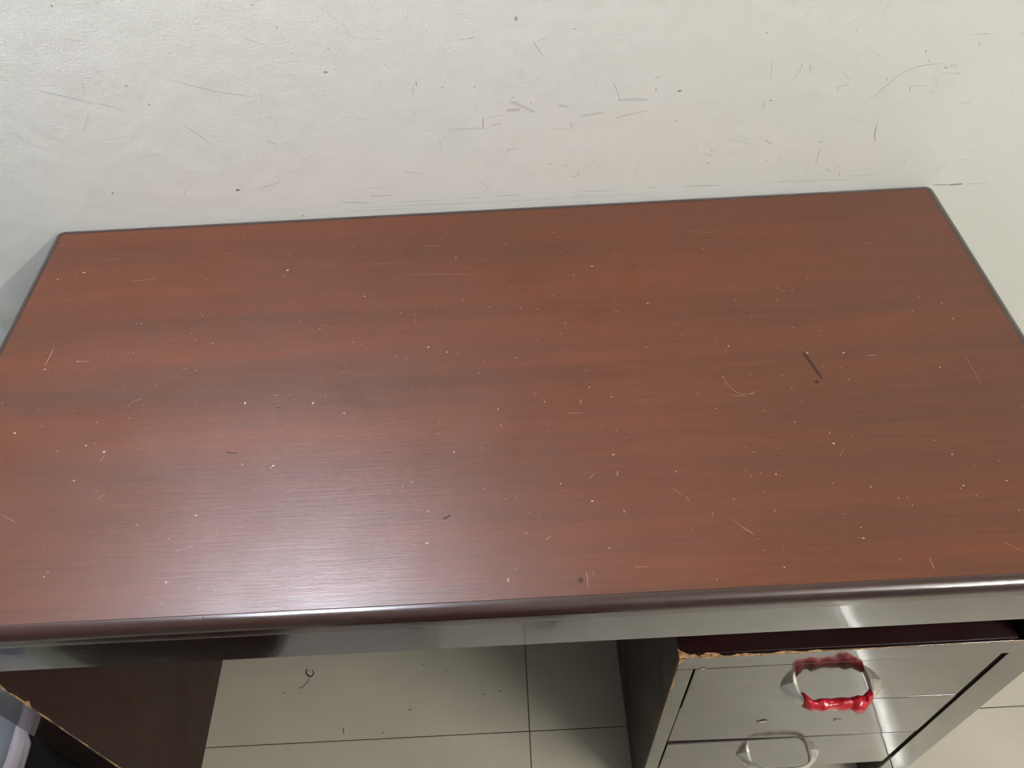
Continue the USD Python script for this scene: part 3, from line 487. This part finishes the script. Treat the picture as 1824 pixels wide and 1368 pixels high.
drawers = [(0.4225, 0.5541, 0.487, 0.984, 0.0), (0.2775, 0.4205, None, 0, 0.0012), (0.130, 0.2755, 0.211, 0.9805, 0.0002)]
for k, (z0, z1, hz, hx, back) in enumerate(drawers):
    y0 = PY - .0036 + back
    slab = rbox(0.8135, 1.1575, y0, y0 + .018, z0, z1, 0.0012)
    # each front hangs at its own slight tilt
    ang = (0.0035, -0.0060, 0.0045)[k]
    slab.apply_transform(trimesh.transformations.rotation_matrix(ang, (0, 0, 1), (0.985, y0 + .009, z0)))
    dr = obj('drawer', slab, M['front_wood'], desk, label=('top drawer with a taped handle', 'middle drawer without a handle, two plugged holes', 'lower drawer with a bare metal handle')[k])
    obj('drawer_box', join([box(0.83, 0.842, y0 + .02, -.09, z0 + .012, z1 - .02), box(1.128, 1.14, y0 + .02, -.09, z0 + .012, z1 - .02), box(0.842, 1.128, y0 + .02, -.09, z0 + .012, z0 + .02)]), M['side_wood'], dr, smooth=False)
    if hz:
        obj('handle', bow_handle(hx, hz, y0), M['handle_metal'], dr, label='worn silvery bow handle')
    else:
        for hx2, hz2, rx, rz in ((0.930, 0.351, 0.0075, 0.0042), (1.0305, 0.3445, 0.0048, 0.0028)):
            fv, ff = blot(0, 0, 1.0, lambda x, z: (hx2 + x * rx, y0 - .0007, hz2 + z * rz), rng, 13)
            obj('screw_hole', facing((fv, ff), (0, -1, 0)), M['putty'], dr, False, 'plugged screw hole')
            fv, ff = blot(0, 0, 1.0, lambda x, z: (hx2 - rx * .9 + x * .0026, y0 - .0011, hz2 - .0004 + z * .0019), rng, 9)
            obj('screw_hole', facing((fv, ff), (0, -1, 0)), M['putty_dark'], dr, False)
    if k == 0:
        # red tape wound round the bow, knotted near its right end
        g = np.random.default_rng(3)
        ts = np.linspace(-0.0395, 0.040, 46)
        ring = []
        seg = 14
        for i, u in enumerate(ts):
            yy = -0.0262 + (0.0075 * max(0, (abs(u) - 0.026) / 0.014) ** 1.6)
            fat = 1.0 + 0.10 * math.sin(u * 300) + 0.18 * (abs(u) > 0.032) + 0.3 * math.exp(-((u - .021) / .006) ** 2) + 0.15 * math.exp(-((u + .02) / .003) ** 2)
            for q in range(seg):
                an = 2 * math.pi * q / seg
                sq = 1 + 0.10 * math.sin(4 * an + u * 160) + g.normal(0, 0.035)
                ring.append((0.984 + u, PY - .002 + yy + 0.0062 * fat * sq * math.cos(an), 0.4875 + 0.0080 * fat * sq * math.sin(an)))
        fs = []
        for i in range(len(ts) - 1):
            for q in range(seg):
                a, b = i * seg + q, i * seg + (q + 1) % seg
                fs += [[a, b, a + seg], [b, b + seg, a + seg]]
        for s0 in (0, (len(ts) - 1) * seg):
            fs += [[s0, s0 + q, s0 + q + 1] for q in range(1, seg - 1)]
        tp = trimesh.Trimesh(np.array(ring), fs, process=False)
        tp.fix_normals()
        kn = trimesh.creation.icosphere(2, 1.0)
        kv = kn.vertices
        kv = kv * (1 + 0.45 * (meshkit.noise(kv * 2.3 + 7, 5) - .5))[:, None] * np.array([0.0105, 0.0085, 0.0105])
        kn.vertices = kv + np.array([1.006, PY - .002 - .0285, 0.489])
        obj('red_tape', join([tp, kn]), M['red_tape'], dr, 42, 'shiny red tape knotted round the handle')

# ---------------------------------------------------------------- marks on the wall and the floor
on_wall = lambda x, z: (x, -.0003, z)
for key, nm, mm, lab in (('d', 'pencil_scratch', 'mark_dark', 'dark scratches and pits in the paint'), ('f', 'faint_scuff', 'mark_faint', 'faint grey rub marks'),
                         ('w', 'paint_chip', 'mark_chip', 'small white paint chips'), ('r', 'pink_stain', 'mark_pink', 'faint pinkish stains'), ('o', 'orange_spot', 'mark_orange', 'small orange brown spot')):
    parts = [ribbon([(x * U, z * U) for x, z in p], w * 1e-5, on_wall) for kk, w, p in WALL_LINES if kk == key]
    parts += [blot(x * U, z * U, r * 1e-5, on_wall, rng) for kk, x, z, r in WALL_SPOTS if kk == key]
    obj(nm, facing(gather(parts), (0, -1, 0)), M[mm], wall_back, False, lab, 'stuff')
obj('floor_scratch', facing(gather([ribbon([(x * U, -y * U) for x, y in p], w * 1e-5, lambda x, y: (x, y, .0003)) for w, p in FLOOR_MARKS]), (0, 0, 1)), M['floor_mark'], floor, False, 'hook shaped scratch and small dark specks', 'stuff')

# ---------------------------------------------------------------- bags left of the desk
bag = thing('travel_bag', 'black soft bag on the floor against the left end of the desk', 'bag', (-.21, -.56, 0))
obj('body', rbox(-.20, .205, -.105, .22, 0, .385, 0.03, 16), M['black_fabric'], bag)
obj('zipper', tube([(-.15, -.07, .384), (-.15, .05, .386), (-.15, .18, .384)], 0.004, 8), M['black_rubber'], bag)
obj('carry_handle', tube([(-.2, -.08, .2), (-.225, -.06, .22), (-.23, 0, .225), (-.225, .06, .22), (-.2, .08, .2)], 0.008, 8), M['black_rubber'], bag)

jk = thing('jacket', 'grey jacket with pale pinkish folded lining lying on the black bag', 'jacket', (-.1, -.58, .39))


def sheet(fn, nu, nv, thick=0.003):
    u, v = np.meshgrid(np.linspace(0, 1, nu), np.linspace(0, 1, nv), indexing='ij')
    P = np.array([fn(a, b) for a, b in zip(u.ravel(), v.ravel())])
    i = np.arange(nu * nv).reshape(nu, nv)
    q = np.stack([i[:-1, :-1].ravel(), i[1:, :-1].ravel(), i[1:, 1:].ravel(), i[:-1, 1:].ravel()], 1)
    f = np.vstack([q[:, [0, 1, 2]], q[:, [0, 2, 3]]])
    low = P - np.array([0, 0, thick])
    n = nu * nv
    rim = np.concatenate([i[:, 0], i[-1, 1:], i[::-1, -1][1:], i[0, ::-1][1:-1]])
    r2 = np.roll(rim, -1)
    fr = np.vstack([np.stack([rim, r2, r2 + n], 1), np.stack([rim, r2 + n, rim + n], 1)])
    m = trimesh.Trimesh(np.vstack([P, low]), np.vstack([f, f[:, ::-1] + n, fr]), process=False)
    m.fix_normals()
    return m


def grey_fn(a, b):   # b: back to front
    y = 0.045 - 0.125 * b
    xr = np.interp(y, [-.125, -.03, 0.026, .045], [0.068, 0.076, 0.066, 0.045])
    x = -0.11 + (xr + 0.11) * a
    return (x, y, 0.009 + 0.005 * math.sin(a * 9 + b * 2) * (0.3 + b) + 0.003 * math.sin(b * 17))


def lining_fn(a, b):  # fans out from its apex towards the viewer, with two pleats
    apex = np.array([0.0705, 0.027])
    y = apex[1] - 0.10 * b
    xl = np.interp(b, [0, 0.45, 1], [0.0685, 0.073, 0.074])
    xr = np.interp(b, [0, 0.12, 0.3, 0.45, 1], [0.0715, 0.086, 0.0985, 0.101, 0.107])
    x = xl + (xr - xl) * a
    return (x, y, 0.0185 + 0.011 * (0.25 + b) * abs(math.sin(a * math.pi * 1.45 + 0.3)) + 0.004 * b)


obj('cloth', sheet(grey_fn, 40, 30), M['grey_fabric'], jk, True)
obj('lining', sheet(lining_fn, 36, 30), M['pale_lining'], jk, True, 'pale pinkish folded lining')

case = thing('suitcase', 'dark navy suitcase with white trim by the wall left of the desk', 'suitcase', (-.343, -.1, 0))
obj('body', rbox(-.185, .189, -.075, .08, 0.03, .622, 0.015, 12), M['navy_shell'], case)
obj('trim', rbox(-.187, .193, .045, .085, 0.05, .632, 0.012, 12), M['white_plastic'], case, label='white trim')
for sx in (-.15, .15):
    obj('wheel', trimesh.creation.cylinder(0.018, 0.03, transform=trimesh.transformations.rotation_matrix(math.pi / 2, (0, 1, 0)) @ trimesh.transformations.translation_matrix((-.018, 0, sx))), M['black_rubber'], case)

sb = thing('shopping_bag', 'white plastic shopping bag with blue and green bands, mirrored in the apron', 'bag', (-.40, -.93, 0))
obj('body', rbox(-.16, .155, -.06, .068, 0, .11, 0.012), M['white_plastic'], sb)
obj('blue_band', rbox(-.161, .156, -.061, .070, .105, .26, 0.01), M['blue_plastic'], sb, label='blue upper band')
obj('green_band', rbox(.156, .208, -.062, .070, .01, .24, 0.008), M['green_plastic'], sb, label='pale green end panel')
bp = thing('backpack', 'black backpack lying on the floor in front of the left end of the desk', 'bag', (.01, -1.0, 0))
obj('body', rbox(-.18, .16, -.16, .17, 0, .20, 0.05, 16), M['black_fabric'], bp)
obj('front_pocket', rbox(-.12, .11, -.11, .09, .18, .225, 0.02, 12), M['black_fabric'], bp)
obj('strap', tube([(-.17, -.05, .1), (-.188, -.08, .13), (-.186, -.11, .13), (-.17, -.14, .1)], 0.008, 8), M['black_rubber'], bp)

ch = thing('swivel_chair', 'black swivel chair standing in front of the kneehole', 'chair', (.55, -1.13, 0))
obj('seat', rbox(-.23, .23, -.21, .22, .41, .47, .028, 16), M['black_fabric'], ch)
obj('backrest', rbox(-.20, .20, -.275, -.225, .58, .96, .022, 16), M['black_fabric'], ch)
obj('back_support', tube([(0, -.1, .405), (0, -.26, .40), (0, -.29, .46), (0, -.285, .70)], .014, 10), M['black_rubber'], ch)
obj('column', tube([(0, 0, .07), (0, 0, .415)], .024, 16), M['black_rubber'], ch)
for k in range(5):
    a = math.radians(-90 + 72 * k)
    arm = obj('base_arm', tube([(0, 0, .085), (.12 * math.cos(a), .12 * math.sin(a), .075), (.22 * math.cos(a), .22 * math.sin(a), .06)], [.022, .018, .014], 10), M['black_rubber'], ch)
    obj('castor', trimesh.creation.cylinder(.024, .036, transform=trimesh.transformations.translation_matrix((.22 * math.cos(a), .22 * math.sin(a), .024)) @ trimesh.transformations.rotation_matrix(a, (0, 0, 1)) @ trimesh.transformations.rotation_matrix(math.pi / 2, (1, 0, 0))), M['black_rubber'], arm)
